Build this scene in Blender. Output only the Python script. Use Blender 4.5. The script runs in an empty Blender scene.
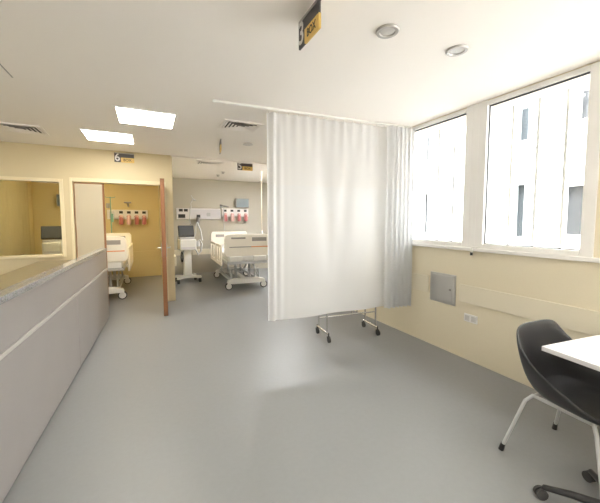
import bpy, bmesh, math, random
from mathutils import Vector, Matrix, Euler
random.seed(4)
SC = bpy.context.scene
COL = SC.collection
PI = math.pi

# ------------------------------------------------------------------ camera
FPX = 315.0
PITCH = math.radians(4.0)
YAW = math.atan(152 / 315 * math.cos(PITCH))
cam_data = bpy.data.cameras.new('camera')
cam = bpy.data.objects.new('camera', cam_data)
COL.objects.link(cam)
cam.location = (0, 0, 1.475)
cam.rotation_euler = (PI / 2 - PITCH, 0, -YAW)
cam_data.sensor_width = 36
cam_data.lens = FPX / 600 * 36
cam_data.shift_y = -8.5 / 600
cam_data.clip_start = 0.02
SC.camera = cam

# ------------------------------------------------------------------ world, sun, exposure
world = bpy.data.worlds.new('sky')
SC.world = world
world.use_nodes = True
bg = world.node_tree.nodes['Background']
bg.inputs[0].default_value = (1.0, 0.975, 0.965, 1)
bg.inputs[1].default_value = 3.6
sun_d = bpy.data.lights.new('sun', 'SUN')
sun_d.energy = 1.5
sun_d.angle = 0.02
sun_d.color = (1, 0.97, 0.92)
sun = bpy.data.objects.new('sun', sun_d)
COL.objects.link(sun)
sun.location = (-4, 2, 14)
sun.rotation_euler = Vector((0.62, 0.25, -0.75)).to_track_quat('-Z', 'Y').to_euler()
vs = SC.view_settings
vs.view_transform = 'Standard'
vs.look = 'None'
vs.gamma = 1
vs.use_curve_mapping = False
vs.exposure = 2.5
SC.cycles.use_denoising = True
SC.cycles.max_bounces = 14
SC.cycles.diffuse_bounces = 8
SC.cycles.transparent_max_bounces = 16
SC.cycles.sample_clamp_indirect = 8
LAMP_E = 5.2
BOX_LAMP_E = 6.6
BAY_FILL_E = 16.0


# ------------------------------------------------------------------ materials
def mat(name, col, rough=0.5, metal=0.0, spec=0.5, noise=0, nscale=20, coat=0.0, bump=0.0, emit=0, alpha=1):
    m = bpy.data.materials.new(name)
    m.use_nodes = True
    nt = m.node_tree
    b = nt.nodes['Principled BSDF']
    b.inputs['Base Color'].default_value = (*col, 1)
    b.inputs['Roughness'].default_value = rough
    b.inputs['Metallic'].default_value = metal
    b.inputs['Specular IOR Level'].default_value = spec
    b.inputs['Coat Weight'].default_value = coat
    b.inputs['Coat Roughness'].default_value = 0.1
    if emit:
        b.inputs['Emission Color'].default_value = (*col, 1)
        b.inputs['Emission Strength'].default_value = emit
    if noise or bump:
        tc = nt.nodes.new('ShaderNodeTexCoord')
        n = nt.nodes.new('ShaderNodeTexNoise')
        n.inputs['Scale'].default_value = nscale
        n.inputs['Detail'].default_value = 5
        nt.links.new(tc.outputs['Object'], n.inputs['Vector'])
        if noise:
            r = nt.nodes.new('ShaderNodeValToRGB')
            r.color_ramp.elements[0].position = 0.3
            r.color_ramp.elements[1].position = 0.7
            r.color_ramp.elements[0].color = (*[c * (1 - noise) for c in col], 1)
            r.color_ramp.elements[1].color = (*[min(1, c * (1 + noise)) for c in col], 1)
            nt.links.new(n.outputs['Fac'], r.inputs['Fac'])
            nt.links.new(r.outputs['Color'], b.inputs['Base Color'])
        if bump:
            bp = nt.nodes.new('ShaderNodeBump')
            bp.inputs['Strength'].default_value = bump
            bp.inputs['Distance'].default_value = 0.01
            nt.links.new(n.outputs['Fac'], bp.inputs['Height'])
            nt.links.new(bp.outputs['Normal'], b.inputs['Normal'])
    return m


def mat_glass(name, tint=(0.97, 0.98, 0.98), gloss=0.06):
    m = bpy.data.materials.new(name)
    m.use_nodes = True
    nt = m.node_tree
    for n in list(nt.nodes):
        nt.nodes.remove(n)
    out = nt.nodes.new('ShaderNodeOutputMaterial')
    mx = nt.nodes.new('ShaderNodeMixShader')
    tr = nt.nodes.new('ShaderNodeBsdfTransparent')
    gl = nt.nodes.new('ShaderNodeBsdfGlossy')
    lw = nt.nodes.new('ShaderNodeLayerWeight')
    mu = nt.nodes.new('ShaderNodeMath')
    mu.operation = 'MULTIPLY'
    mu.inputs[1].default_value = gloss * 4
    lw.inputs['Blend'].default_value = 0.25
    tr.inputs[0].default_value = (*tint, 1)
    gl.inputs['Roughness'].default_value = 0.02
    nt.links.new(lw.outputs['Fresnel'], mu.inputs[0])
    nt.links.new(mu.outputs[0], mx.inputs[0])
    nt.links.new(tr.outputs[0], mx.inputs[1])
    nt.links.new(gl.outputs[0], mx.inputs[2])
    nt.links.new(mx.outputs[0], out.inputs[0])
    return m


def mat_cloth(name, col, translucent=0.45, clear=0.06, sheen=False):
    m = bpy.data.materials.new(name)
    m.use_nodes = True
    nt = m.node_tree
    for n in list(nt.nodes):
        nt.nodes.remove(n)
    out = nt.nodes.new('ShaderNodeOutputMaterial')
    df = nt.nodes.new('ShaderNodeBsdfDiffuse')
    tl = nt.nodes.new('ShaderNodeBsdfTranslucent')
    tr = nt.nodes.new('ShaderNodeBsdfTransparent')
    m1 = nt.nodes.new('ShaderNodeMixShader')
    m2 = nt.nodes.new('ShaderNodeMixShader')
    tc = nt.nodes.new('ShaderNodeTexCoord')
    w = nt.nodes.new('ShaderNodeTexNoise')
    w.inputs['Scale'].default_value = 120
    bp = nt.nodes.new('ShaderNodeBump')
    bp.inputs['Strength'].default_value = 0.05
    bp.inputs['Distance'].default_value = 0.002
    nt.links.new(tc.outputs['Object'], w.inputs['Vector'])
    nt.links.new(w.outputs['Fac'], bp.inputs['Height'])
    nt.links.new(bp.outputs['Normal'], df.inputs['Normal'])
    df.inputs[0].default_value = (*col, 1)
    tl.inputs[0].default_value = (*col, 1)
    m1.inputs[0].default_value = translucent
    m2.inputs[0].default_value = clear
    nt.links.new(df.outputs[0], m1.inputs[1])
    nt.links.new(tl.outputs[0], m1.inputs[2])
    nt.links.new(m1.outputs[0], m2.inputs[1])
    nt.links.new(tr.outputs[0], m2.inputs[2])
    if sheen:
        gl = nt.nodes.new('ShaderNodeBsdfGlossy')
        gl.inputs['Roughness'].default_value = 0.5
        m3 = nt.nodes.new('ShaderNodeMixShader')
        m3.inputs[0].default_value = 0.05
        nt.links.new(m2.outputs[0], m3.inputs[1])
        nt.links.new(gl.outputs[0], m3.inputs[2])
        nt.links.new(m3.outputs[0], out.inputs[0])
    else:
        nt.links.new(m2.outputs[0], out.inputs[0])
    return m


def mat_granite(name):
    m = mat(name, (0.3, 0.29, 0.29), rough=0.1, spec=0.6)
    nt = m.node_tree
    b = nt.nodes['Principled BSDF']
    tc = nt.nodes.new('ShaderNodeTexCoord')
    v = nt.nodes.new('ShaderNodeTexVoronoi')
    v.inputs['Scale'].default_value = 160
    n = nt.nodes.new('ShaderNodeTexNoise')
    n.inputs['Scale'].default_value = 70
    n.inputs['Detail'].default_value = 8
    r = nt.nodes.new('ShaderNodeValToRGB')
    e = r.color_ramp.elements
    e[0].position = 0.34
    e[0].color = (0.07, 0.065, 0.065, 1)
    e[1].position = 0.66
    e[1].color = (0.20, 0.195, 0.205, 1)
    k = e.new(0.5)
    k.color = (0.10, 0.097, 0.104, 1)
    mx = nt.nodes.new('ShaderNodeMix')
    mx.data_type = 'RGBA'
    mx.inputs['Factor'].default_value = 0.3
    nt.links.new(tc.outputs['Object'], v.inputs['Vector'])
    nt.links.new(tc.outputs['Object'], n.inputs['Vector'])
    nt.links.new(n.outputs['Fac'], r.inputs['Fac'])
    nt.links.new(r.outputs['Color'], mx.inputs[6])
    nt.links.new(v.outputs['Color'], mx.inputs[7])
    hs = nt.nodes.new('ShaderNodeHueSaturation')
    hs.inputs['Saturation'].default_value = 0.12
    nt.links.new(mx.outputs[2], hs.inputs['Color'])
    nt.links.new(hs.outputs['Color'], b.inputs['Base Color'])
    return m


def mat_wood(name, c1, c2):
    m = mat(name, c1, rough=0.4)
    nt = m.node_tree
    b = nt.nodes['Principled BSDF']
    tc = nt.nodes.new('ShaderNodeTexCoord')
    mp = nt.nodes.new('ShaderNodeMapping')
    mp.inputs['Scale'].default_value = (40, 40, 2.5)
    n = nt.nodes.new('ShaderNodeTexNoise')
    n.inputs['Scale'].default_value = 1.5
    n.inputs['Detail'].default_value = 6
    r = nt.nodes.new('ShaderNodeValToRGB')
    r.color_ramp.elements[0].color = (*c1, 1)
    r.color_ramp.elements[1].color = (*c2, 1)
    nt.links.new(tc.outputs['Object'], mp.inputs[0])
    nt.links.new(mp.outputs[0], n.inputs['Vector'])
    nt.links.new(n.outputs['Fac'], r.inputs['Fac'])
    nt.links.new(r.outputs['Color'], b.inputs['Base Color'])
    return m


M = {
    'wall': mat('cream_wall_paint', (0.66, 0.56, 0.36), rough=0.55, bump=0.04, nscale=180, noise=0.015),
    'wall_window': mat('cream_window_wall_paint', (0.76, 0.69, 0.53), rough=0.55, bump=0.04, nscale=180, noise=0.015),
    'trimcream': mat('cream_trim_paint', (0.78, 0.68, 0.47), rough=0.45),
    'wall_white': mat('white_wall_paint', (0.88, 0.86, 0.80), rough=0.6, bump=0.04, nscale=180),
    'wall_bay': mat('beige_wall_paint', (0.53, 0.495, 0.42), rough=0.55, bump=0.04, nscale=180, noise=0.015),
    'wall_room': mat('cream_wall_warm_cast', (0.66, 0.54, 0.28), rough=0.6, bump=0.04, nscale=180, noise=0.015),  # same cream as the other walls, warm cast put into the colour
    'rail': mat('cream_bumper_vinyl', (0.77, 0.71, 0.57), rough=0.4),
    'ceil': mat('white_ceiling_paint', (0.95, 0.91, 0.865), rough=0.8, bump=0.03, nscale=90),
    'floor': mat('grey_vinyl_floor', (0.235, 0.24, 0.245), rough=0.42, noise=0.02, nscale=30, spec=0.5),
    'frame': mat('white_window_frame', (0.85, 0.84, 0.82), rough=0.35),
    'gasket': mat('dark_gasket', (0.06, 0.065, 0.07), rough=0.6),
    'glass': mat_glass('window_glass'),
    'glass_in': mat_glass('partition_glass', (0.9, 0.92, 0.9), 0.05),
    'fin': mat_glass('fin_glass', (0.84, 0.88, 0.9), 0.1),
    'facade': mat('white_facade_render', (0.70, 0.70, 0.69), rough=0.9, noise=0.03, nscale=2),
    'ledge': mat('grey_facade_ledge', (0.36, 0.36, 0.37), rough=0.9),
    'pane_dark': mat('dark_outdoor_pane', (0.045, 0.05, 0.055), rough=0.3),
    'ground': mat('pale_court_ground', (0.2, 0.2, 0.195), rough=0.9, noise=0.05, nscale=1),
    'granite': mat_granite('grey_granite'),
    'laminate': mat('pale_grey_laminate', (0.29, 0.272, 0.265), rough=0.38, noise=0.02, nscale=4),
    'groove': mat('light_groove_strip', (0.46, 0.44, 0.42), rough=0.4),
    'doorface': mat('pale_pink_door_laminate', (0.52, 0.455, 0.335), rough=0.45),
    'doorwood': mat_wood('reddish_door_wood', (0.23, 0.095, 0.04), (0.32, 0.145, 0.06)),
    'desk': mat('added_desk_olive_brown', (0.25, 0.21, 0.13), rough=0.35, noise=.03, nscale=12),
    'steel': mat('brushed_steel', (0.56, 0.55, 0.53), rough=0.34, metal=0.9),
    'chrome': mat('chrome_tube', (0.78, 0.78, 0.78), rough=0.2, metal=1.0),
    'paintgrey': mat('light_grey_metal', (0.52, 0.53, 0.54), rough=0.4),
    'white': mat('white_plastic', (0.80, 0.79, 0.76), rough=0.4),
    'cream': mat('cream_bed_plastic', (0.88, 0.83, 0.74), rough=0.42),
    'slotgrey': mat('grey_recess', (0.33, 0.31, 0.29), rough=0.6),
    'black': mat('black_plastic', (0.022, 0.022, 0.024), rough=0.42, bump=0.02, nscale=300),
    'rubber': mat('dark_rubber', (0.05, 0.05, 0.05), rough=0.7),
    'screen': mat('dark_screen', (0.10, 0.105, 0.115), rough=0.15),
    'screen_blue': mat('slate_screen', (0.19, 0.235, 0.26), rough=0.2),
    'orange': mat('orange_stripe', (0.80, 0.30, 0.10), rough=0.5),
    'red': mat('red_jar_plastic', (0.58, 0.20, 0.20), rough=0.3),
    'pinkclear': mat('pinkish_clear_plastic', (0.75, 0.48, 0.45), rough=0.25),
    'lavender': mat('pale_lavender_panel', (0.66, 0.64, 0.67), rough=0.4),
    'panel': mat('white_headwall_panel', (0.78, 0.75, 0.74), rough=0.4),
    'hose': mat('pale_corrugated_hose', (0.68, 0.69, 0.70), rough=0.4),
    'green': mat('teal_bag_plastic', (0.18, 0.36, 0.30), rough=0.4),
    'linen': mat('white_linen', (0.84, 0.83, 0.82), rough=0.9, bump=0.15, nscale=25),
    'sign': mat('charcoal_sign', (0.055, 0.05, 0.055), rough=0.4),
    'yellow': mat('yellow_sign_patch', (0.72, 0.48, 0.12), rough=0.4),
    'signtext': mat('pale_sign_digit', (0.75, 0.74, 0.72), rough=0.5),
    'signink': mat('dark_sign_ink', (0.03, 0.025, 0.02), rough=0.5),
    'table': mat('white_table_laminate', (0.70, 0.69, 0.70), rough=0.32),
    'curtain': mat_cloth('white_curtain_cloth', (0.74, 0.75, 0.765), 0.45, 0.0, sheen=True),
    'curtain_net': mat_cloth('white_curtain_net', (0.75, 0.75, 0.755), 0.45, 0.0),
    'beigecloth': mat_cloth('beige_curtain_cloth', (0.56, 0.47, 0.27), 0.2, 0.0),
    'ventdark': mat('duct_shade_plate', (0.06, 0.055, 0.05), rough=0.9),
    'ventslat': mat('grey_vent_slat', (0.42, 0.40, 0.38), rough=0.5),
    'diffuser': mat('lit_diffuser', (1.0, 0.95, 0.84), emit=LAMP_E),
    'diff_box': mat('warm_lit_diffuser', (1.0, 0.86, 0.55), emit=BOX_LAMP_E),
    'diff_bay': mat('cool_fill_diffuser', (0.95, 0.97, 1.0), emit=BAY_FILL_E),
    'lens': mat('frosted_lens', (0.62, 0.60, 0.58), rough=0.3),
    'ringgrey': mat('silver_ring', (0.47, 0.45, 0.43), rough=0.35, metal=0.3),
}


# ------------------------------------------------------------------ mesh builder
class MB:
    def __init__(s):
        s.bm = bmesh.new()

    def box(s, x0, x1, y0, y1, z0, z1):
        v = [s.bm.verts.new((x, y, z)) for x in (x0, x1) for y in (y0, y1) for z in (z0, z1)]
        for f in ((0, 1, 3, 2), (4, 6, 7, 5), (0, 4, 5, 1), (2, 3, 7, 6), (0, 2, 6, 4), (1, 5, 7, 3)):
            s.bm.faces.new([v[i] for i in f])
        return s

    def obox(s, size, mtx):
        """oriented box centred at origin, transformed by mtx"""
        a, b, c = [k / 2 for k in size]
        v = [s.bm.verts.new(mtx @ Vector((x, y, z))) for x in (-a, a) for y in (-b, b) for z in (-c, c)]
        for f in ((0, 1, 3, 2), (4, 6, 7, 5), (0, 4, 5, 1), (2, 3, 7, 6), (0, 2, 6, 4), (1, 5, 7, 3)):
            s.bm.faces.new([v[i] for i in f])
        return s

    def tube(s, pts, r, n=10, caps=True):
        pts = [Vector(p) for p in pts]
        rs = r if isinstance(r, (list, tuple)) else [r] * len(pts)
        rings = []
        prev = None
        for i, p in enumerate(pts):
            if i == 0:
                d = pts[1] - p
            elif i == len(pts) - 1:
                d = p - pts[i - 1]
            else:
                d = (pts[i + 1] - p).normalized() + (p - pts[i - 1]).normalized()
            d.normalize()
            if prev is None:
                a = d.orthogonal().normalized()
            else:
                a = (prev - d * prev.dot(d)).normalized()
            prev = a
            b = d.cross(a)
            rings.append([s.bm.verts.new(p + (a * math.cos(t) + b * math.sin(t)) * rs[i])
                          for t in [2 * PI * k / n for k in range(n)]])
        for i in range(len(rings) - 1):
            for k in range(n):
                s.bm.faces.new((rings[i][k], rings[i][(k + 1) % n], rings[i + 1][(k + 1) % n], rings[i + 1][k]))
        if caps:
            s.bm.faces.new(rings[0][::-1])
            s.bm.faces.new(rings[-1])
        return s

    def cyl(s, c, axis, r, h, n=20):
        d = {'x': Vector((1, 0, 0)), 'y': Vector((0, 1, 0)), 'z': Vector((0, 0, 1))}[axis] * (h / 2)
        c = Vector(c)
        return s.tube([c - d, c + d], r, n)

    def lathe(s, prof, c=(0, 0, 0), n=24):
        """profile of (radius, z); rotates about z"""
        c = Vector(c)
        rings = []
        for r, z in prof:
            if r < 1e-6:
                rings.append([s.bm.verts.new(c + Vector((0, 0, z)))])
            else:
                rings.append([s.bm.verts.new(c + Vector((r * math.cos(2 * PI * k / n), r * math.sin(2 * PI * k / n), z))) for k in range(n)])
        for a, b in zip(rings, rings[1:]):
            for k in range(n):
                q = [a[k % len(a)], a[(k + 1) % len(a)], b[(k + 1) % len(b)], b[k % len(b)]]
                u = []
                for x in q:
                    if x not in u:
                        u.append(x)
                if len(u) > 2:
                    s.bm.faces.new(u)
        return s

    def prism(s, poly, axis, a, b):
        """polygon (2D) extruded along axis from a to b"""
        def P(p, t):
            return {'x': (t, p[0], p[1]), 'y': (p[0], t, p[1]), 'z': (p[0], p[1], t)}[axis]
        va = [s.bm.verts.new(P(p, a)) for p in poly]
        vb = [s.bm.verts.new(P(p, b)) for p in poly]
        n = len(poly)
        s.bm.faces.new(va[::-1])
        s.bm.faces.new(vb)
        for i in range(n):
            s.bm.faces.new((va[i], va[(i + 1) % n], vb[(i + 1) % n], vb[i]))
        return s

    def grid(s, rows):
        vs_ = [[s.bm.verts.new(p) for p in r] for r in rows]
        for a, b in zip(vs_, vs_[1:]):
            for i in range(len(a) - 1):
                s.bm.faces.new((a[i], a[i + 1], b[i + 1], b[i]))
        return s

    def build(s, name, m, parent=None, bev=0, smooth=False, seg=2, loc=None):
        bmesh.ops.recalc_face_normals(s.bm, faces=s.bm.faces)
        me = bpy.data.meshes.new(name)
        s.bm.to_mesh(me)
        s.bm.free()
        o = bpy.data.objects.new(name, me)
        COL.objects.link(o)
        me.materials.append(M[m] if isinstance(m, str) else m)
        if smooth:
            for p in me.polygons:
                p.use_smooth = True
            try:
                me.set_sharp_from_angle(angle=math.radians(40))
            except Exception:
                pass
        if bev:
            b = o.modifiers.new('bevel', 'BEVEL')
            b.width = bev
            b.segments = seg
            b.limit_method = 'ANGLE'
        if parent:
            o.parent = parent
        if loc:
            o.location = loc
        return o


def tag(o, label, cat, group=None):
    o['label'] = label
    o['category'] = cat
    if group:
        o['group'] = group
    return o


def thing(name, label, cat, loc=(0, 0, 0), rz=0, group=None):
    o = bpy.data.objects.new(name, None)
    COL.objects.link(o)
    o.empty_display_size = 0.1
    o.location = loc
    o.rotation_euler = (0, 0, rz)
    return tag(o, label, cat, group)


def struct(o):
    o['kind'] = 'structure'
    return o


def dup(root, loc, rz=None, label=None):
    def rec(o, par):
        c = o.copy()
        COL.objects.link(c)
        if par:
            c.parent = par
        for ch in list(o.children):
            rec(ch, c)
        return c
    r = rec(root, None)
    r.location = loc
    if rz is not None:
        r.rotation_euler = (0, 0, rz)
    if label:
        r['label'] = label
    return r


def text(name, body, m, size, parent, loc, rot, ext=0.001):
    cu = bpy.data.curves.new(name, 'FONT')
    cu.body = body
    cu.size = size
    cu.align_x = 'CENTER'
    cu.align_y = 'CENTER'
    cu.extrude = ext
    cu.offset = size * 0.012
    cu.materials.append(M[m])
    tmp = bpy.data.objects.new(name + '_outline', cu)
    me = bpy.data.meshes.new_from_object(tmp)
    bpy.data.objects.remove(tmp)
    o = bpy.data.objects.new(name, me)
    COL.objects.link(o)
    o.parent = parent
    o.location = loc
    o.rotation_euler = rot
    return o


H = 2.65
XR = 3.02      # right wall face
YB = 6.2       # front face of the room partition
YF = 9.3       # far wall face
XL = -4.2
YN = -1.6
XBAY = 3.4

# ================================================================== the setting
struct(MB().box(XL, XBAY + .2, YN, YF + .2, -0.12, 0).build('floor', 'floor'))
struct(MB().box(XL, XBAY + .2, YN, YF + .2, H, H + 0.15).build('ceiling', 'ceil'))
# unseen storey above, put in to shade the court, and the storeys below
struct(MB().box(XL - .2, XR + .22, YN - 6, YF + 6, H + .15, 5.2).build('wall_upper', 'facade'))
struct(MB().box(XL - .2, XR + .22, YN - 6, YF + 6, -6, -.12).build('wall_lower', 'facade'))
# right wall with three window openings, the nearest one unseen and added for light
WZ0, WZ1 = 1.19, 2.63
WY = [(-1.2, 1.06), (1.20, 2.10), (2.22, 3.42)]
m = MB()
m.box(XR, XR + .22, YN, 6.3, 0, WZ0).box(XR, XR + .22, YN, 6.3, WZ1, H)
ys = [YN] + [v for w in WY for v in w] + [6.3]
for a, b in zip(ys[::2], ys[1::2]):
    m.box(XR, XR + .22, a, b, WZ0, WZ1)
struct(m.build('wall_right', 'wall_window'))
struct(MB().box(XR, XR + .22, 6.3, 6.42, 0, H).box(XBAY, XBAY + .2, 6.3, YF + .2, 0, H)
       .box(XR + .22, XBAY + .2, 6.2, 6.3, 0, H).build('wall_right_bay', 'wall_bay'))
struct(MB().box(XL, .28, YF, YF + .2, 0, H).build('wall_far_room', 'wall_room'))
struct(MB().box(.28, XBAY, YF, YF + .2, 0, H).build('wall_far_bay', 'wall_bay'))
struct(MB().box(XL - .2, XL, YN, YF + .2, 0, H).build('wall_left', 'wall_white'))
struct(MB().box(XL, XR + .22, YN - .2, YN, 0, H).build('wall_near', 'wall_white'))
# partition with interior window and door opening
IW = (-3.2, -1.22, .92, 2.12)
DX0, DX1, DZ = -1.10, .285, 2.14
m = MB()
y0, y1 = YB, YB + .12
m.box(XL, IW[0], y0, y1, 0, H).box(IW[0], IW[1], y0, y1, 0, IW[2]).box(IW[0], IW[1], y0, y1, IW[3], H)
m.box(IW[1], DX0, y0, y1, 0, H).box(DX0, DX1, y0, y1, DZ, H).box(DX1, .42, y0, y1, 0, H)
struct(m.build('wall_back', 'wall'))
struct(MB().box(.29, .42, y1, YF, 0, H).build('wall_between', 'wall_room'))
struct(MB().box(-2.5, -2.4, y1, YF, 0, H).build('wall_room_left', 'wall_room'))
# ceiling joint over the bay
struct(MB().box(.40, XR, YB, YB + .1, H - .018, H + .01).build('trim_1', 'ceil'))
# bumper rails
struct(MB().box(.40, XBAY, YF - .018, YF, .52, .68).build('trim_2', 'rail', bev=.004))
struct(MB().box(-2.4, .29, YF - .018, YF, .52, .68).build('trim_3', 'wall_room', bev=.004))
struct(MB().box(XR - .016, XR, YN, 2.28, .61, .80).build('trim_4', 'rail', bev=.004))
struct(MB().box(XR - .016, XR, 2.70, 2.97, .62, .82).build('trim_5', 'rail', bev=.004))
struct(MB().box(.42, .455, YB + .03, YF - .02, .64, .82).build('trim_10', 'rail', bev=.004))
struct(MB().box(XR - .010, XR + .07, 2.05, 2.27, WZ0 - .01, H).build('trim_9', 'frame', bev=.004))
# window sill ledge along the right wall
struct(MB().box(XR - .035, XR + .02, -1.3, 3.5, 1.165, 1.20).build('trim_6', 'frame', bev=.005))


# ------------------------------------------------------------------ windows on the right wall
def window(n, ya, yb):
    root = bpy.data.objects.new('window_%d' % n, None)
    COL.objects.link(root)
    root.location = (XR, (ya + yb) / 2, WZ0)
    struct(root)
    w, h = (yb - ya) / 2, WZ1 - WZ0
    t = .055
    m = MB()
    x0, x1 = -.012, .07
    m.box(x0, x1, -w - .03, -w + t, -.01, h + .01).box(x0, x1, w - t, w + .03, -.01, h + .01)
    m.box(x0, x1, -w + t, w - t, -.01, t).box(x0, x1, -w + t, w - t, h - .03, h + .01)
    m.build('frame', 'frame', root, bev=.006)
    g = MB()
    s = .008
    x0, x1 = .018, .03
    a, zb, zt = w - t, t, h - .03
    g.box(x0, x1, -a, -a + s, zb, zt).box(x0, x1, a - s, a, zb, zt)
    g.box(x0, x1, -a, a, zb, zb + s).box(x0, x1, -a, a, zt - s * 1.6, zt)
    g.build('gasket', 'gasket', root)
    MB().box(.022, .027, -a, a, zb, zt).build('pane', 'glass', root)
    return root


for i, (a, b) in enumerate(WY):
    window(i + 1, a, b)  # the first is an added unseen window that brightens the ceiling
for i, (a, b) in enumerate(WY):          # portals that only guide sampling of the daylight
    ld = bpy.data.lights.new('window_portal', 'AREA')
    ld.shape = 'RECTANGLE'
    ld.size = WZ1 - WZ0
    ld.size_y = b - a
    ld.cycles.is_portal = True
    lo = bpy.data.objects.new('window_portal', ld)
    COL.objects.link(lo)
    lo.location = (XR + .26, (a + b) / 2, (WZ0 + WZ1) / 2)
    lo.rotation_euler = (0, PI / 2, 0)

# ------------------------------------------------------------------ interior window
root = bpy.data.objects.new('window_4', None)
COL.objects.link(root)
struct(root)
x0, x1, z0, z1 = IW
root.location = ((x0 + x1) / 2, YB, z0)
w, h = (x1 - x0) / 2, z1 - z0
t = .03
MB().box(-w - .02, -w + t, -.015, .13, -.02, h + .02).box(w - t, w + .02, -.015, .13, -.02, h + .02) \
    .box(-w + t, w - t, -.015, .13, h - t, h + .02).box(-w + t, w - t, -.03, .13, -.02, t * .7).build('frame', 'trimcream', root, bev=.004)
MB().box(-w + t, w - t, .055, .061, t * .7, h - t).build('pane', 'glass_in', root)

# ------------------------------------------------------------------ doors
struct(MB().box(DX0 - .02, DX0 + .022, YB - .012, YB + .13, 0, DZ + .03).box(DX1 - .03, DX1 + .02, YB - .012, YB + .13, 0, DZ + .03)
       .box(DX0 + .022, DX1 - .03, YB - .012, YB + .13, DZ - .03, DZ + .03).build('trim_7', 'trimcream', bev=.004))


def handle(parent, x, y, z, sx, sy):
    MB().box(x - .004, x + .004, y - .02, y + .02, z - .11, z + .11).tube(
        [(x, y, z + .03), (x + .05 * sx, y, z + .03), (x + .055 * sx, y + .11 * sy, z + .03)], .009).build('door_handle', 'steel', parent, smooth=True)


# door_1: the open leaf, swung out toward the viewer
d1 = bpy.data.objects.new('door_1', None)
COL.objects.link(d1)
d1.location = (.245, 6.17, .012)
d1.rotation_euler = (0, 0, math.radians(-2.2))
struct(d1)
LW, LT, LH = .97, .06, 2.10
MB().box(-LT / 2 + .003, LT / 2 - .003, -LW + .02, -.01, .01, LH - .02).build('leaf_core', 'doorface', d1)
MB().box(-LT / 2, LT / 2, -LW, -LW + .03, 0, LH).box(-LT / 2, LT / 2, -.03, 0, 0, LH).box(-LT / 2, LT / 2, -LW, 0, LH - .03, LH) \
    .box(-LT / 2, LT / 2, -LW, 0, 0, .03).build('lipping', 'doorwood', d1, bev=.002)
handle(d1, -LT / 2 - .004, -LW + .08, 1.02, -1, 1)
handle(d1, LT / 2 + .004, -LW + .08, 1.02, 1, 1)
# door_2: the narrow fixed leaf, closed
d2 = bpy.data.objects.new('door_2', None)
COL.objects.link(d2)
d2.location = (DX0 + .022, YB + .02, .012)
struct(d2)
L2 = .43
MB().box(.012, L2 - .02, 0, .045, .01, 2.075).build('leaf_core', 'doorface', d2)
MB().box(L2 - .028, L2, -.003, .048, 0, 2.085).box(.012, .022, -.003, .048, 0, 2.085).box(.012, L2, -.003, .048, 2.07, 2.085) \
    .build('lipping', 'doorwood', d2, bev=.002)

# ------------------------------------------------------------------ outside
struct(MB().box(XR + .3, 16, -14, 24, -6.2, -6).build('ground', 'ground'))
FX = 9.0
fac = MB()
wins = [(4.98, 5.28, 3.60, 4.90), (5.00, 5.28, 1.05, 2.45), (3.72, 4.12, 1.15, 2.30),
        (3.68, 3.95, 3.80, 4.9), (6.5, 6.8, 1.05, 2.45), (6.5, 6.8, 3.6, 4.9), (8.2, 8.5, 1.05, 2.45), (8.2, 8.5, 3.6, 4.9)]
# facade with recesses: stacked strips
yc = sorted(set([-6.0, 18.0] + [v for w in wins for v in w[:2]]))
for a, b in zip(yc, yc[1:]):
    cuts = [(-6.0, -.5)]
    for w in sorted(wins, key=lambda k: k[2]):
        if w[0] <= a + 1e-6 and b <= w[1] + 1e-6:
            cuts.append((w[2], w[3]))
    cuts.append((11.0, 11.0))
    for (p, q), (r, s) in zip(cuts, cuts[1:]):
        fac.box(FX, FX + .4, a, b, q, r)
fr = struct(fac.build('facade', 'facade'))
MB().box(FX, FX + .4, -6, 18, -6, -.5).build('unseen_dark_plinth', 'ledge', fr)  # dark band added below view to cut light bouncing onto the ceiling
for (a, b, c, d) in wins:
    MB().box(FX + .22, FX + .26, a, b, c, d).build('facade_pane', 'pane_dark', fr)
for (a, b, z) in ((3.82, 4.3, 4.30), (3.82, 4.3, 3.31), (4.6, 5.0, 4.55), (4.4, 4.7, 2.2), (5.8, 6.1, 3.85), (4.5, 4.9, 3.35), (5.7, 6.0, 2.35)):
    MB().box(FX - .06, FX, a, b, z, z + .05).build('facade_ledge', 'ledge', fr)


def fin(y, label, first=[None]):
    if first[0]:
        return dup(first[0], (3.42, y, 1.13), label=label)
    r = thing('facade_fin', label, 'fin', (3.42, y, 1.13), 0, 'vertical fins outside the windows')
    MB().box(-.006, .006, -.012, .16, .06, 1.7).build('fin_blade', 'fin', r)
    MB().box(-.015, .015, -.026, -.002, .02, 1.72).build('edge_rail', 'paintgrey', r)
    MB().box(-.022, .022, -.035, .045, 0, .05).prism([(-.02, .05), (.02, .05), (.0, .11)], 'x', -.012, .012).build('bracket', 'ventslat', r)
    first[0] = r
    return r


for y, l in ((1.58, 'glass fin outside the near window, nearest the table end'),
             (1.81, 'glass fin outside the near window, middle of its three'),
             (2.05, 'glass fin outside the near window, beside the central post'),
             (2.73, 'glass fin outside the far window, right of its pair'),
             (2.96, 'glass fin outside the far window, left of its pair')):
    fin(y, l)
struct(MB().box(XR + .22, 3.62, -1.4, 3.7, 1.07, 1.13).build('trim_8', 'ledge'))

# ================================================================== ceiling items
def ceiling_light(x, y, m_, label, s=.6):
    r = thing('ceiling_light', label, 'ceiling light', (x, y, H), 0, 'square ceiling lights')
    a = s / 2
    f = MB()
    for q in ((-a, a, -a, -a + .015), (-a, a, a - .015, a), (-a, -a + .015, -a + .015, a - .015), (a - .015, a, -a + .015, a - .015)):
        f.box(q[0], q[1], q[2], q[3], -.012, .001)
    f.build('frame', 'frame', r)
    MB().box(-a + .015, a - .015, -a + .015, a - .015, -.008, .001).build('diffuser', m_, r)
    return r


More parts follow.
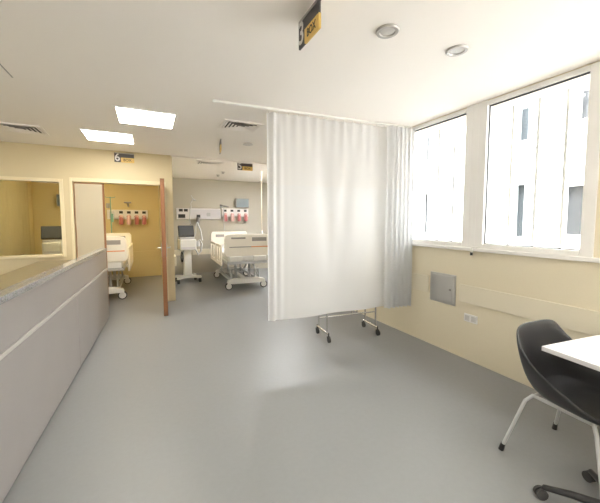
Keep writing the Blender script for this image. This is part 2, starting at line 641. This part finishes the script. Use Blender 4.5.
ceiling_light(.02, 4.09, 'diffuser', 'lit square ceiling panel, the nearer and larger-looking of two')
ceiling_light(-.45, 5.20, 'diffuser', 'lit square ceiling panel, the farther one near the door wall')
ceiling_light(-1.0, 7.6, 'diff_box', 'lit ceiling panel inside the room behind the open door')
ceiling_light(3.05, 7.0, 'diff_bay', 'added fill panel on the bay ceiling right of the bed, hidden behind the curtain top')  # unseen panel added as fill for the bay and the curtain

ceiling_light(-2.7, 2.6, 'diffuser', 'added fill panel on the ceiling over the staff side of the counter, left of view')  # this and the next three are unseen panels added as fill light
ceiling_light(-2.7, .4, 'diffuser', 'added fill panel on the ceiling over the staff side of the counter, behind the viewer')
ceiling_light(-.1, -.9, 'diffuser', 'added fill panel on the ceiling behind the viewer, nearer the counter')
ceiling_light(1.9, -.9, 'diffuser', 'added fill panel on the ceiling behind the viewer, nearer the windows')


def vent(x0, x1, y0, y1, label):
    r = thing('ceiling_vent', label, 'air vent', ((x0 + x1) / 2, (y0 + y1) / 2, H), 0, 'ceiling air vents')
    a, b = (x1 - x0) / 2, (y1 - y0) / 2
    t = .035
    f = MB()
    f.box(-a, a, -b, -b + t, -.012, .001).box(-a, a, b - t, b, -.012, .001)
    f.box(-a, -a + t, -b + t, b - t, -.012, .001).box(a - t, a, -b + t, b - t, -.012, .001)
    f.build('frame', 'ceil', r)
    MB().box(-a + t, a - t, -b + t, b - t, -.002, .001).build('duct_shade', 'ventdark', r)  # flat dark plate, painted for the shade inside the opening
    n = 5
    for k in range(n):          # nested square louvres flaring outward
        f1 = (k + 1) / n
        f0 = f1 - .78 / n
        lo = [(sx * (a - t) * f1, sy * (b - t) * f1, -.016) for sx, sy in ((-1, -1), (1, -1), (1, 1), (-1, 1))]
        hi = [(sx * (a - t) * f0, sy * (b - t) * f0, -.003) for sx, sy in ((-1, -1), (1, -1), (1, 1), (-1, 1))]
        m_ = MB()
        for q in (0, .0015):
            v = [m_.bm.verts.new((x, y, z + q)) for x, y, z in lo] + [m_.bm.verts.new((x, y, z + q)) for x, y, z in hi]
            for c in range(4):
                m_.bm.faces.new((v[c], v[(c + 1) % 4], v[4 + (c + 1) % 4], v[4 + c]))
        m_.build('louvre', 'ceil', r)
    return r


vent(-1.68, -1.17, 5.0, 5.45, 'grey slatted ceiling vent at the left, above the interior window')
vent(.83, 1.31, 3.72, 4.12, 'slatted ceiling vent just beyond the curtain track')
vent(.88, 1.42, 6.48, 6.9, 'slatted ceiling vent over the bay, the farthest one')
hatch = thing('ceiling_hatch', 'plain ceiling access panel at the left picture edge, only its corner in view', 'ceiling hatch', (-1.27, 3.12, H))
MB().box(-.31, .31, -.31, .31, -.003, .001).build('shadow_gap', 'ventslat', hatch)
MB().box(-.30, .30, -.30, .30, -.006, -.002).build('panel', 'ceil', hatch)


def downlight(x, y, r_, label, group='round recessed downlights'):
    r = thing('downlight', label, 'downlight', (x, y, H), 0, group)
    MB().lathe([(r_ * .62, -.001), (r_ * .68, -.012), (r_ * .92, -.012), (r_, -.004), (r_, .001)], n=28).build('ring', 'ringgrey', r, smooth=True)
    MB().lathe([(0, -.006), (r_ * .45, -.006), (r_ * .64, -.003), (r_ * .64, .001)], n=28).build('lens', 'lens', r, smooth=True)
    return r


downlight(1.371, 1.60, .072, 'round unlit downlight in ceiling, left and nearer the hanging sign')
downlight(1.954, 1.565, .072, 'round unlit downlight in ceiling, right one nearer the windows')
sm = tag(MB().lathe([(.075, .001), (.075, -.012), (.05, -.02), (0, -.021)], n=24).build('ceiling_speaker', 'lens', smooth=True, loc=(1.414, 4.77, H)),
         'small flat grey disc on ceiling between vent and curtain', 'ceiling disc')
for x, y, l in ((1.66, 7.72, 'tiny sprinkler head on bay ceiling, nearer of two'), (1.65, 8.27, 'tiny sprinkler head on bay ceiling, nearer the far wall')):
    tag(MB().lathe([(.05, .001), (.05, -.006), (.014, -.01), (.014, -.03), (.035, -.034), (.035, -.038), (0, -.038)], n=16)
        .build('sprinkler_head', 'ventslat', smooth=True, loc=(x, y, H)), l, 'sprinkler', 'sprinkler heads on the bay ceiling')


def sign(x, y, rz, label, digit, lettering=True, k=1.0, z=H):
    """plate hung flush under the ceiling; its written face looks toward local -y"""
    r = thing('hanging_sign', label, 'sign', (x, y, z), rz, 'numbered bay signs')
    w, h = .31, .155
    MB().box(-w / 2, w / 2, -.006, .006, -h, .0).build('plate', 'sign', r, bev=.002)
    MB().box(-w / 2 + .01, w / 2, -.010, .010, -.014, .001).build('bracket', 'ventslat', r)
    MB().box(-.055, w / 2 + .001, -.007, .007, -h - .001, -h * .5).build('yellow_patch', 'yellow', r, bev=.001)
    if digit:
        text('digit', digit, 'signtext', .175, r, (-.108, -.0072, -h * .53), (PI / 2, 0, 0))
    if lettering:
        text('lettering', 'BOX', 'signink', .062, r, (.048, -.008, -h * .76), (PI / 2, 0, 0))
    r.scale = (k, 1, 1)
    return r


sign(.85, 1.648, -PI / 2, 'charcoal and yellow hanging sign numbered 3, nearest at picture top', '3', True, .8)
sign(-.33, 6.192, 0, 'charcoal and yellow sign numbered 6 above the open door', '6', True, .95, 2.622)
sign(1.80, 6.30, 0, 'small charcoal and yellow sign hanging over the bay with the bed', '5')
sign(1.0, 4.80, -PI / 2 - .15, 'thin hanging sign seen edge-on beside the ceiling vent', None, False)

# ================================================================== curtain and track
RY0, RY1 = 3.20, 3.03      # the track leans a little


def rail_y(x):
    return RY0 + (RY1 - RY0) * (x - .6) / (3.0 - .6)


tr = MB()
tr.tube([(.6, rail_y(.6), H - .012), (XR - .01, rail_y(XR), H - .012)], .013, 8)
for x in (.62, 1.4, 2.2, 2.95):
    tr.box(x - .015, x + .015, rail_y(x) - .015, rail_y(x) + .015, H - .01, H + .001)
tag(tr.build('curtain_track', 'white', smooth=True), 'thin white curtain track running under the ceiling to the window wall', 'curtain track')


def curtain(name, x0, x1, amp, z_hem, z_net, label, ripple, yoff=0, hem_slope=0.0):
    r = thing(name, label, 'curtain', (x0, rail_y(x0) + yoff, 0), 0, 'white cubicle curtains')
    N = 220
    ztop = H - .047

    def P(i, z):
        s = i / N
        x = x0 + (x1 - x0) * s
        t = (ztop - z) / (ztop - z_hem)
        o = ripple(s, t) * amp
        xx = x - x0 + ripple(s + .13, t) * amp * .25
        return (xx, rail_y(x) - rail_y(x0) + o, z)
    zs = [z_net + (ztop - z_net) * k / 14 for k in range(15)]
    MB().grid([[P(i, z) for i in range(N + 1)] for z in zs]).build('net_band', 'curtain_net', r, smooth=True)
    rows = []
    for k in range(31):
        f = k / 30
        row = []
        for i in range(N + 1):
            zh = z_hem + hem_slope * (i / N)
            row.append(P(i, zh + (z_net - zh) * f))
        rows.append(row)
    MB().grid(rows).build('cloth', 'curtain', r, smooth=True)
    for k in range(int((x1 - x0) / .11) + 1):
        x = min(x0 + .03 + k * .11, x1 - .01)
        p = P(int((x - x0) / (x1 - x0) * N), ztop)
        MB().tube([(p[0], p[1], ztop - .015), (p[0], rail_y(x) - rail_y(x0) - yoff, ztop + .0185)], .004, 6).build('hook', 'white', r)
    return r


def ripA(s, t):
    # gathered pleats at the left end, a broad slack drape in the middle, soft pleats to the right
    g = math.exp(-(s / .075) ** 2)
    fine = math.sin(s * 2 * PI * 17) * (.85 * g)
    tops = math.sin(s * 2 * PI * 13) * .35 * math.exp(-t * 14)
    broad = .55 * math.sin(s * 2 * PI * 2.1 + .6) * (.3 + .7 * t)
    vee = 1.0 * math.exp(-((s - .46 - .10 * (t - .5)) / .06) ** 2) * math.sin(min(1, t * 1.2) * PI) \
        + .8 * math.exp(-((s - .64 + .16 * (t - .3)) / .05) ** 2) * math.sin(min(1, t * 1.15) * PI)
    return fine + tops + broad + vee


def ripB(s, t):
    return math.sin(s * 2 * PI * 6.3 + .4 * math.sin(s * 9)) * (.7 + .35 * t) + .3 * math.sin(s * 2 * PI * 13 + t)


curtain('cubicle_curtain', 1.14, 2.66, .030, .385, 1.86, 'broad white privacy curtain hanging from the ceiling track, its left part gathered', ripA, 0, .02)
curtain('cubicle_curtain', 2.60, 3.00, .032, .40, 1.86, 'narrow pleated white curtain at the window wall, right of the broad one', ripB, -.075)

# the chrome trolley behind the curtain
t = thing('wheeled_trolley', 'chrome trolley on black casters, standing behind the white curtain', 'trolley', (2.30, 3.36, 0), math.radians(-5))
W2, D2 = .35, .17
for sx in (-1, 1):
    MB().tube([(sx * W2, -D2, .10), (sx * W2, D2, .10)], .012).build('base_bar', 'chrome', t, smooth=True)
    for sy in (-1, 1):
        MB().tube([(sx * W2, sy * D2 * .72, .10), (sx * W2, sy * D2 * .72, .90)], .011).build('post', 'chrome', t, smooth=True)
        c = MB()
        c.tube([(sx * W2, sy * D2, .115), (sx * W2, sy * D2, .062)], .008)
        c.cyl((sx * W2, sy * D2 - .012, .034), 'x', .034, .024, 18).box(sx * W2 - .017, sx * W2 + .017, sy * D2 - .015, sy * D2 + .015, .05, .072)
        c.build('caster', 'rubber', t, smooth=True)
for z in (.46, .88):
    MB().box(-W2 - .01, W2 + .01, -D2 * .8, D2 * .8, z, z + .018).build('shelf', 'white', t, bev=.004)
MB().tube([(-W2, -D2 * .72, .30), (W2, -D2 * .72, .30)], .008).build('cross_bar', 'chrome', t, smooth=True)
MB().tube([(-W2, D2 * .72, .22), (W2, D2 * .72, .22)], .008).build('cross_bar', 'chrome', t, smooth=True)
for x in (.14, .22):
    MB().tube([(x, D2 * .72, .22), (x, D2 * .72, .46)], .009).build('rod', 'chrome', t, smooth=True)

# ================================================================== nurse counter
CH = 1.08
n = thing('nurse_counter', 'long pale counter with grey granite top along the left', 'counter', (-.557, 5.41, 0), math.radians(-2.52))
# local: y runs back toward the viewer (negative), x = 0 is the front edge of the granite
MB().box(-.085, 0, -6.6, 0, CH - .04, CH).build('countertop', 'granite', n, bev=.004)
MB().box(-.08, -.030, -6.59, -.02, 0.0, CH - .04).build('body', 'laminate', n)
MB().box(-.04, -.010, -6.59, -.005, .785, CH - .04).build('fascia', 'laminate', n, bev=.003)
MB().box(-.04, -.004, -6.59, -.003, .755, .781).build('groove_strip', 'groove', n, bev=.003)
for a, b in ((-6.59, -4.2), (-4.194, -1.757), (-1.751, -.004)):
    MB().box(-.04, -.007, a, b, .05, .751).build('front_panel', 'laminate', n, bev=.003)
dk = thing('added_desk', 'added olive-brown desk top giving the dark wedge behind the counter under the interior window', 'desk', (-1.22, 4.6, 0))  # desk added to supply the dark wedge between counter and wall
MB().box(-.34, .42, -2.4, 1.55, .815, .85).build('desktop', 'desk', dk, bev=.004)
for y in (-2.3, -.6, 1.45):
    MB().box(-.30, .32, y - .02, y + .02, 0, .815).build('side_panel', 'laminate', dk, bev=.003)

# ================================================================== items on the right wall
a = thing('access_panel', 'square brushed steel access hatch on the right wall under the window', 'hatch', (XR, 2.50, .71))
MB().box(-.012, 0, -.17, .17, -.17, .17).build('frame', 'steel', a, bev=.003)
MB().box(-.019, -.012, -.145, .145, -.15, .15).build('panel_door', 'steel', a, bev=.002)
MB().cyl((-.022, -.11, 0), 'x', .012, .01, 14).build('latch', 'slotgrey', a, smooth=True)
o = thing('wall_outlet', 'white double power outlet low on the right wall', 'outlet', (XR, 2.14, .455))
MB().box(-.012, 0, -.075, .075, -.042, .042).build('plate', 'frame', o, bev=.003)
for y in (-.036, .036):
    MB().box(-.016, -.012, y - .026, y + .026, -.028, .028).build('socket', 'lens', o, bev=.002)
w = thing('window_latch', 'small white and black window catch on sill between the windows', 'latch', (XR - .012, 2.13, 1.20))
MB().box(-.02, .0, -.05, .02, -.012, .012).build('catch_plate', 'white', w, bev=.003)
MB().tube([(-.03, 0, .0), (-.036, 0, -.045)], .011).build('lever', 'white', w, smooth=True)
MB().tube([(-.036, 0, -.045), (-.037, 0, -.075)], [.013, .012]).build('lever_tip', 'black', w, smooth=True)

# ================================================================== table, chair, stand
tb = thing('work_table', 'white rectangular table at the right edge by the black chair', 'table', (2.51, .42, 0), math.radians(-6))
MB().box(-.50, .44, -.62, .545, .712, .74).build('tabletop', 'table', tb, bev=.003)
for sx in (-.33, .36):
    for sy in (-.5, .08):
        MB().box(sx - .018, sx + .018, sy - .018, sy + .018, 0.0, .672).build('leg', 'paintgrey', tb, bev=.003)
MB().box(-.35, .38, -.52, -.48, .67, .712).box(-.35, .38, .06, .10, .67, .712).box(-.35, -.31, -.48, .06, .67, .712).box(.34, .38, -.48, .06, .67, .712) \
    .build('apron', 'paintgrey', tb)

ch = thing('tub_chair', 'black plastic tub chair on grey metal legs tucked at table corner', 'chair', (2.27, .92, 0), math.radians(-4))
half_rim = [(0, .25, .825), (.10, .25, .825), (.185, .24, .815), (.215, .225, .775), (.245, .175, .70), (.28, .08, .63), (.29, -.04, .57), (.275, -.14, .51), (.235, -.22, .455), (.15, -.275, .425), (0, -.295, .42)]
half_mid = [(0, .235, .60), (.10, .235, .60), (.17, .215, .595), (.21, .18, .575), (.245, .13, .555), (.265, .05, .525), (.268, -.05, .495), (.255, -.14, .46), (.215, -.215, .435), (.145, -.255, .425), (0, -.27, .424)]
half_bot = [(0, .17, .445), (.08, .17, .445), (.135, .155, .44), (.17, .13, .435), (.195, .09, .43), (.21, .03, .425), (.21, -.05, .425), (.20, -.13, .427), (.17, -.19, .43), (.11, -.225, .43), (0, -.235, .43)]


def ring(h):
    return h + [(-x, y, z) for (x, y, z) in h[-2:0:-1]]


rim, mid, bot = ring(half_rim), ring(half_mid), ring(half_bot)
inner = [(x * .5, y * .5 - .01, .424) for x, y, z in bot]
sh = MB()
rings = [[sh.bm.verts.new(p) for p in q] for q in (rim, mid, bot, inner)]
K = len(rim)
for A, B in zip(rings, rings[1:]):
    for k in range(K):
        sh.bm.faces.new((A[k], A[(k + 1) % K], B[(k + 1) % K], B[k]))
c0 = sh.bm.verts.new((0, -.02, .42))
for k in range(K):
    sh.bm.faces.new((rings[3][k], rings[3][(k + 1) % K], c0))
shell = sh.build('seat_shell', 'black', ch, smooth=True)
for p in shell.data.polygons:
    p.use_smooth = True
so = shell.modifiers.new('thick', 'SOLIDIFY')
so.thickness = .022
so.offset = 0
sb = shell.modifiers.new('smooth', 'SUBSURF')
sb.levels = sb.render_levels = 2
MB().tube([(-.17, -.17, .40), (-.17, .13, .40), (.17, .13, .40), (.17, -.17, .40), (-.17, -.17, .40)], .011).build('seat_frame', 'paintgrey', ch, smooth=True)
for sx in (-1, 1):
    for sy in (-1, 1):
        yt = .13 if sy > 0 else -.17
        L = MB().tube([(sx * .17, yt, .405), (sx * .20, yt + sy * .03, .36), (sx * .27, yt + sy * .11, .03)], .010).build('leg', 'paintgrey', ch, smooth=True)
        MB().tube([(sx * .268, yt + sy * .108, .045), (sx * .274, yt + sy * .116, .0)], [.013, .016]).build('glide', 'black', L, smooth=True)

st = thing('wheeled_stand', 'black star-shaped stand foot on casters on the floor in front of the table', 'stand', (1.99, .585, 0))
for k in range(5):
    a_ = math.radians(117 + 72 * k)
    dx, dy = math.cos(a_), math.sin(a_)
    lg = MB().tube([(dx * .03, dy * .03, .10), (dx * .2, dy * .2, .085), (dx * .31, dy * .31, .065)], [.022, .018, .014]).build('leg', 'black', st, smooth=True)
    cs = MB()
    mt = Matrix.Translation((dx * .32, dy * .32, .028)) @ Matrix.Rotation(a_ + .5, 4, 'Z')
    for q in (-.012, .012):
        cs.tube([mt @ Vector((0, q - .007, 0)), mt @ Vector((0, q + .007, 0))], .028, 16)
    cs.tube([(dx * .31, dy * .31, .07), (dx * .32, dy * .32, .03)], .007)
    cs.build('caster', 'rubber', lg, smooth=True)
MB().lathe([(0, .07), (.04, .075), (.04, .12), (.02, .14), (.014, .15), (.014, 1.15), (0, 1.152)], n=16).build('pole', 'black', st, smooth=True)

# ================================================================== hospital beds
def hospital_bed(loc, label):
    b = thing('hospital_bed', label, 'hospital bed', loc, math.radians(-2), 'hospital beds')
    # wheeled base
    MB().prism([(-.42, .13), (.42, .13), (.40, .20), (.26, .235), (-.26, .235), (-.40, .20)], 'y', -.86, -.72).box(-.06, .06, -.72, .72, .15, .20) \
        .prism([(-.42, .13), (.42, .13), (.40, .20), (.26, .235), (-.26, .235), (-.40, .20)], 'y', .72, .86).build('base_cover', 'white', b, bev=.01)
    MB().box(-.33, -.27, -.75, .75, .15, .20).box(.27, .33, -.75, .75, .15, .20).build('base_frame', 'paintgrey', b, bev=.004)
    for sx in (-1, 1):
        for sy in (-1, 1):
            c = MB()
            c.cyl((sx * .385, sy * .80, .078), 'y', .078, .045, 24)
            c.tube([(sx * .385, sy * .80, .16), (sx * .385, sy * .80, .13)], .02)
            k = c.build('caster', 'rubber', b, smooth=True)
            MB().cyl((sx * .385, sy * .80, .078), 'y', .06, .055, 20).build('wheel_disc', 'white', k, smooth=True)
    # lifting columns and scissor struts
    for sy in (-.45, .45):
        for sx in (-.16, .16):
            MB().tube([(sx, sy, .20), (sx, sy, .56)], .028).build('lift_column', 'paintgrey', b, smooth=True)
    for sx in (-1, 1):
        for sy in (-1, 1):
            MB().tube([(sx * .30, sy * .70, .22), (sx * .30, sy * .10, .56)], .016).build('scissor_strut', 'paintgrey', b, smooth=True)
    MB().tube([(-.30, -.70, .23), (-.30, -.72, .42), (.30, -.72, .42), (.30, -.70, .23)], .013).tube([(-.2, -.73, .23), (-.2, -.73, .50)], .013) \
        .tube([(.2, -.73, .23), (.2, -.73, .50)], .013).build('foot_brace', 'paintgrey', b, smooth=True)
    MB().box(-.44, .44, -.95, 1.0, .56, .62).build('deck', 'paintgrey', b, bev=.01)
    for xa in (-.40, .12):
        MB().box(xa, xa + .28, -.97, -.93, .62, .73).build('deck_bracket', 'white', b, bev=.01)
    MB().box(-.43, .43, -.92, .99, .622, .78).build('mattress', 'linen', b, bev=.04, seg=4)
    # foot panel with moulded recesses and a stripe
    pts = [(-.47, .74), (.47, .74), (.50, .80), (.50, 1.10), (.46, 1.185), (.36, 1.20), (-.36, 1.20), (-.46, 1.185), (-.50, 1.10), (-.50, .80)]
    fb = MB().prism(pts, 'y', -1.00, -.955).build('footboard', 'cream', b, bev=.014, seg=3)
    MB().box(.08, .40, -1.006, -.998, 1.05, 1.13).build('handle_recess', 'slotgrey', fb, bev=.004)
    MB().box(-.40, .46, -1.006, -.998, .922, .940).build('stripe_grey', 'slotgrey', fb, bev=.002)
    MB().box(.06, .46, -1.008, -.999, .922, .940).build('stripe_orange', 'orange', fb, bev=.002)
    MB().box(-.36, -.06, -1.006, -.998, 1.10, 1.135).build('grip_slot', 'slotgrey', fb, bev=.003)
    # head panel
    hp = [(-.46, .74), (.46, .74), (.49, .80), (.49, 1.13), (.45, 1.19), (-.45, 1.19), (-.49, 1.13), (-.49, .80)]
    hb = MB().prism(hp, 'y', 1.02, 1.065).build('headboard', 'cream', b, bev=.014, seg=3)
    for x0_, x1_ in ((-.36, -.14), (.02, .36)):
        MB().box(x0_, x1_, 1.012, 1.021, 1.05, 1.12).build('grip_slot', 'slotgrey', hb, bev=.003)
    # side rails with openings
    for sx in (-1, 1):
        for ya, yb in ((-.62, .02), (.16, .92)):
            xr = sx * .50
            r_ = MB()
            t_ = .06
            r_.box(xr - .018, xr + .018, ya, ya + t_, .50, .96).box(xr - .018, xr + .018, yb - t_, yb, .50, .96)
            r_.box(xr - .018, xr + .018, ya + t_, yb - t_, .90, .96).box(xr - .018, xr + .018, ya + t_, yb - t_, .50, .58)
            r_.box(xr - .018, xr + .018, (ya + yb) / 2 - .05, (ya + yb) / 2 + .05, .58, .90)
            r_.box(xr - sx * .06, xr - sx * .018, (ya + yb) / 2 - .03, (ya + yb) / 2 + .03, .54, .60)
            r_.build('side_rail', 'cream', b, bev=.012)
    return b


bed = hospital_bed((1.93, 7.45, 0), 'cream hospital bed in the open bay, foot panel facing the viewer')
bed6 = dup(bed, (-.86, 7.55, 0), 0, label='cream hospital bed seen through the open doorway of the left room')


def pillow(loc, label):
    m_ = MB()
    rows = []
    for j in range(17):
        v = j / 16 * 2 - 1
        rows.append([(.30 * u, .2 * v, .075 * ((1 - u ** 4) * (1 - v ** 4)) ** .5) for u in [i / 16 * 2 - 1 for i in range(17)]])
    m_.grid(rows)
    m_.grid([[(x, y, -z * .25) for x, y, z in r] for r in rows])
    bmesh.ops.remove_doubles(m_.bm, verts=m_.bm.verts, dist=1e-5)
    return tag(m_.build('pillow', 'linen', smooth=True, loc=loc), label, 'pillow', 'white pillows on the beds')


pillow((1.96, 8.17, .80), 'white pillow at the head of the bed in the open bay')
pillow((-.86, 8.27, .80), 'white pillow on the bed behind the open doorway')

# ================================================================== ventilators
def ventilator(loc, rz, label):
    v = thing('ventilator', label, 'ventilator', loc, rz, 'hospital ventilators')
    bs = MB()
    bs.prism([(-.06, -.06), (-.26, -.20), (-.29, -.15), (-.10, .02), (-.10, .10), (-.26, .18), (-.23, .23), (-.02, .12),
              (.02, .12), (.23, .23), (.26, .18), (.10, .10), (.10, .02), (.29, -.15), (.26, -.20), (.06, -.06)], 'z', .10, .155)
    bs.build('base', 'white', v, bev=.012)
    for x, y in ((-.25, -.16), (.25, -.16), (-.23, .19), (.23, .19)):
        MB().cyl((x, y, .05), 'x', .05, .045, 20).tube([(x, y, .11), (x, y, .06)], .014).build('caster', 'rubber', v, smooth=True)
    MB().box(-.09, .09, -.05, .09, .155, .78).build('column', 'white', v, bev=.02, seg=3)
    MB().box(-.20, .19, -.15, .16, .78, 1.04).build('body', 'white', v, bev=.03, seg=3)
    MB().box(-.17, .16, -.156, -.149, .80, .86).build('lower_fascia', 'lavender', v, bev=.003)
    MB().box(-.19, .15, -.12, .10, 1.04, 1.09).build('neck', 'lavender', v, bev=.015)
    mt = Matrix.Translation((-.03, -.07, 1.235)) @ Matrix.Rotation(math.radians(-14), 4, 'X')
    hd = MB().obox((.36, .05, .27), mt).build('monitor', 'rubber', v, bev=.012)
    MB().obox((.31, .004, .21), mt @ Matrix.Translation((0, -.0265, .012))).build('display', 'screen', hd)
    # bellows hoses hang from the right flank
    MB().tube([(.19, -.08, .95), (.28, -.12, 1.02), (.33, -.10, .92), (.30, -.10, .74), (.24, -.08, .66), (.19, -.05, .80)], .02, 10).build('breathing_hose', 'hose', v, smooth=True)
    MB().tube([(.17, .02, 1.06), (.21, -.02, 1.20), (.20, -.06, 1.34), (.24, -.04, 1.45)], .012, 8).build('support_arm', 'hose', v, smooth=True)
    MB().tube([(.24, -.04, 1.45), (.30, -.10, 1.25), (.34, -.1, 1.0)], .018, 10).build('breathing_hose', 'hose', v, smooth=True)
    MB().lathe([(0, 0), (.05, 0), (.055, .06), (.045, .12), (0, .12)], (.24, -.06, .86), 16).build('humidifier_jar', 'hose', v, smooth=True)
    cc = []
    for k in range(40):
        tt = k / 39 * 2 * PI * 2
        cc.append((-.12 - .012 * (k / 39), -.02 + .09 * math.cos(tt), .62 + .12 * math.sin(tt)))
    MB().tube(cc, .012, 8).build('cable_coil', 'rubber', v, smooth=True)
    return v


ve = ventilator((.83, 8.0, 0), math.radians(8), 'white ventilator cart with dark screen in bay, left of bed')
dup(ve, (-1.76, 8.12, 0), math.radians(4), 'white ventilator cart with dark screen seen through the interior window')


# ================================================================== headwall equipment
def outlet_rail(loc, w_, label, pale_left=0):
    r = thing('gas_outlet_rail', label, 'medical wall rail', loc, 0, 'gas outlet rails with red jars')
    MB().box(0, w_, -.06, 0, -.12, .12).build('rail_box', 'panel', r, bev=.012)
    x0_ = pale_left
    for k in range(4):
        x = x0_ + (w_ - x0_) * (k + .5) / 4
        MB().box(x - .042, x + .042, -.068, -.058, .025, .085).build('outlet', 'rubber', r, bev=.005)
        cup = MB()
        cup.lathe([(.02, .03), (.03, 0), (.048, -.02), (.052, -.16), (.04, -.185), (0, -.19)], (x, -.12, -.07), 18)
        cup.build('jar', 'red' if k in (0, 2, 3) else 'pinkclear', r, smooth=True)
        MB().lathe([(0, .05), (.03, .05), (.052, .02), (.054, 0), (.0, 0)], (x, -.12, -.07), 18).tube([(x, -.06, -.02), (x, -.12, -.04)], .012).build('valve', 'pinkclear', r, smooth=True)
    if pale_left:
        MB().box(.05, pale_left - .05, -.072, -.058, -.08, .08).build('socket_plate', 'lavender', r, bev=.004)
    return r


outlet_rail((1.93, YF, 1.72), .80, 'white rail with dark outlets and red suction jars behind the bay bed')
outlet_rail((-.92, YF, 1.64), .92, 'white rail with dark outlets and red jars on the yellow-tinted wall of the left room', .22)
hw = thing('headwall_panel', 'long white service panel with dark sockets above the bay ventilator', 'medical wall panel', (.70, YF, 1.68))
MB().box(0, 1.20, -.06, 0, -.16, .15).build('housing', 'panel', hw, bev=.012)
MB().box(.38, 1.18, -.066, -.058, -.13, .12).build('face_plate', 'lavender', hw, bev=.004)
for x, z, sx, sz in ((.12, .09, .05, .035), (.25, .09, .05, .035), (.14, -.07, .09, .05), (.58, -.07, .05, .04), (.86, -.02, .05, .05)):
    MB().box(x - sx, x + sx, -.072, -.06, z - sz, z + sz).build('socket', 'rubber' if x < .8 else 'paintgrey', hw, bev=.004)
MB().tube([(.36, -.07, .17), (.36, -.09, .02), (.34, -.1, -.2), (.37, -.1, -.32)], .012, 8).build('hanging_hose', 'paintgrey', hw, smooth=True)
MB().lathe([(0, .1), (.03, .1), (.045, .06), (.045, -.06), (.02, -.09), (0, -.09)], (.56, -.11, -.2), 16).build('flow_meter', 'slotgrey', hw, smooth=True)
MB().tube([(.40, -.05, .15), (.38, -.08, .28), (.44, -.09, .40), (.40, -.1, .5)], .011, 8).tube([(.44, -.09, .40), (.52, -.1, .36)], .02, 8).build('jointed_arm', 'hose', hw, smooth=True)

mo = thing('wall_monitor', 'slate-grey patient monitor screen mounted above the red jars', 'monitor', (2.53, YF, 2.0))
MB().box(-.06, .06, -.08, 0, -.06, .06).build('bracket', 'paintgrey', mo, bev=.006)
MB().box(-.20, .20, -.14, -.08, -.14, .14).build('case', 'slotgrey', mo, bev=.012)
MB().box(-.18, .18, -.145, -.139, -.12, .12).build('display', 'screen_blue', mo)
mo2 = dup(mo, (-1.72, YF, 1.96), label='dark monitor on the left room wall seen through the interior window')


def drip_stand(loc, label, mtl, bag):
    d = thing('drip_stand', label, 'drip stand', loc, 0, 'drip stands by the beds')
    MB().lathe([(0, .05), (.03, .05), (.016, .08), (.014, 1.0), (.011, 2.05), (0, 2.06)], n=12).build('pole', mtl, d, smooth=True)
    for k in range(5):
        q = 2 * PI * k / 5 + .3
        lg = MB().tube([(0, 0, .075), (.25 * math.cos(q), .25 * math.sin(q), .06)], .012).build('leg', mtl, d, smooth=True)
        MB().cyl((.25 * math.cos(q), .25 * math.sin(q), .03), 'x', .03, .02, 14).build('caster', 'rubber', lg, smooth=True)
    MB().tube([(-.10, 0, 2.06), (-.09, 0, 2.04), (.09, 0, 2.04), (.10, 0, 2.06)], .008, 8).build('hook_bar', mtl, d, smooth=True)
    if bag:
        MB().box(-.09, -.014, -.04, .04, 1.78, 1.90).build('pump', 'slotgrey', d, bev=.01)
        MB().box(.014, .05, -.03, .03, 1.45, 1.65).build('clamp', 'green', d, bev=.008)
    return d


drip_stand((-.80, 8.85, 0), 'teal and grey drip stand behind the bed in the left room', 'green', True)
lamp = thing('bedhead_lamp', 'dark jointed arm lamp on the wall between panel and monitor, behind bay bed', 'lamp', (1.93, YF, 1.90))
MB().box(-.03, .03, -.03, 0, -.05, .05).build('wall_plate', 'paintgrey', lamp, bev=.004)
MB().tube([(0, -.03, 0), (0, -.30, .02), (-.02, -.32, .01), (-.05, -.5, .0)], .01, 8).build('arm', 'paintgrey', lamp, smooth=True)
MB().obox((.24, .10, .035), Matrix.Translation((-.02, -.52, -.012)) @ Matrix.Rotation(math.radians(12), 4, 'Y')).build('lamp_head', 'slotgrey', lamp, bev=.01)
MB().tube([(-.03, -.5, -.02), (-.03, -.48, -.5), (.0, -.45, -.8)], .008, 8).build('cord', 'paintgrey', lamp, smooth=True)
lamp2 = thing('reading_lamp', 'small dark lamp on the yellow-tinted wall above the left room rail', 'lamp', (-.45, YF, 1.90))
MB().tube([(0, 0, -.05), (0, -.06, .02), (0, -.16, .03)], .012, 8).build('arm', 'paintgrey', lamp2, smooth=True)
MB().box(-.08, .08, -.22, -.12, .025, .06).build('lamp_head', 'slotgrey', lamp2, bev=.01)

cd = thing('pull_cord', 'cream cord hanging from the bay ceiling to the bed end', 'cord', (2.45, 7.2, H))
MB().tube([(0, 0, 0), (0, 0, -1.42)], .011, 8).build('cord_line', 'rail', cd, smooth=True)
MB().lathe([(0, 0), (.02, -.01), (.028, -.05), (.028, -.09), (0, -.10)], (0, 0, -1.40), 14).build('handset', 'white', cd, smooth=True)

# beige curtain along the left room's side wall
bc = MB()
rows = []
for k in range(9):
    z = .3 + 2.2 * k / 8
    rows.append([(-2.35 + .016 * math.sin(i * .5) + .010 * math.sin(i * .21), 6.7 + i * .018, z) for i in range(120)])
bc.grid(rows)
tag(bc.build('side_curtain', 'beigecloth', smooth=True), 'beige pleated curtain along the side wall behind the interior window', 'curtain')
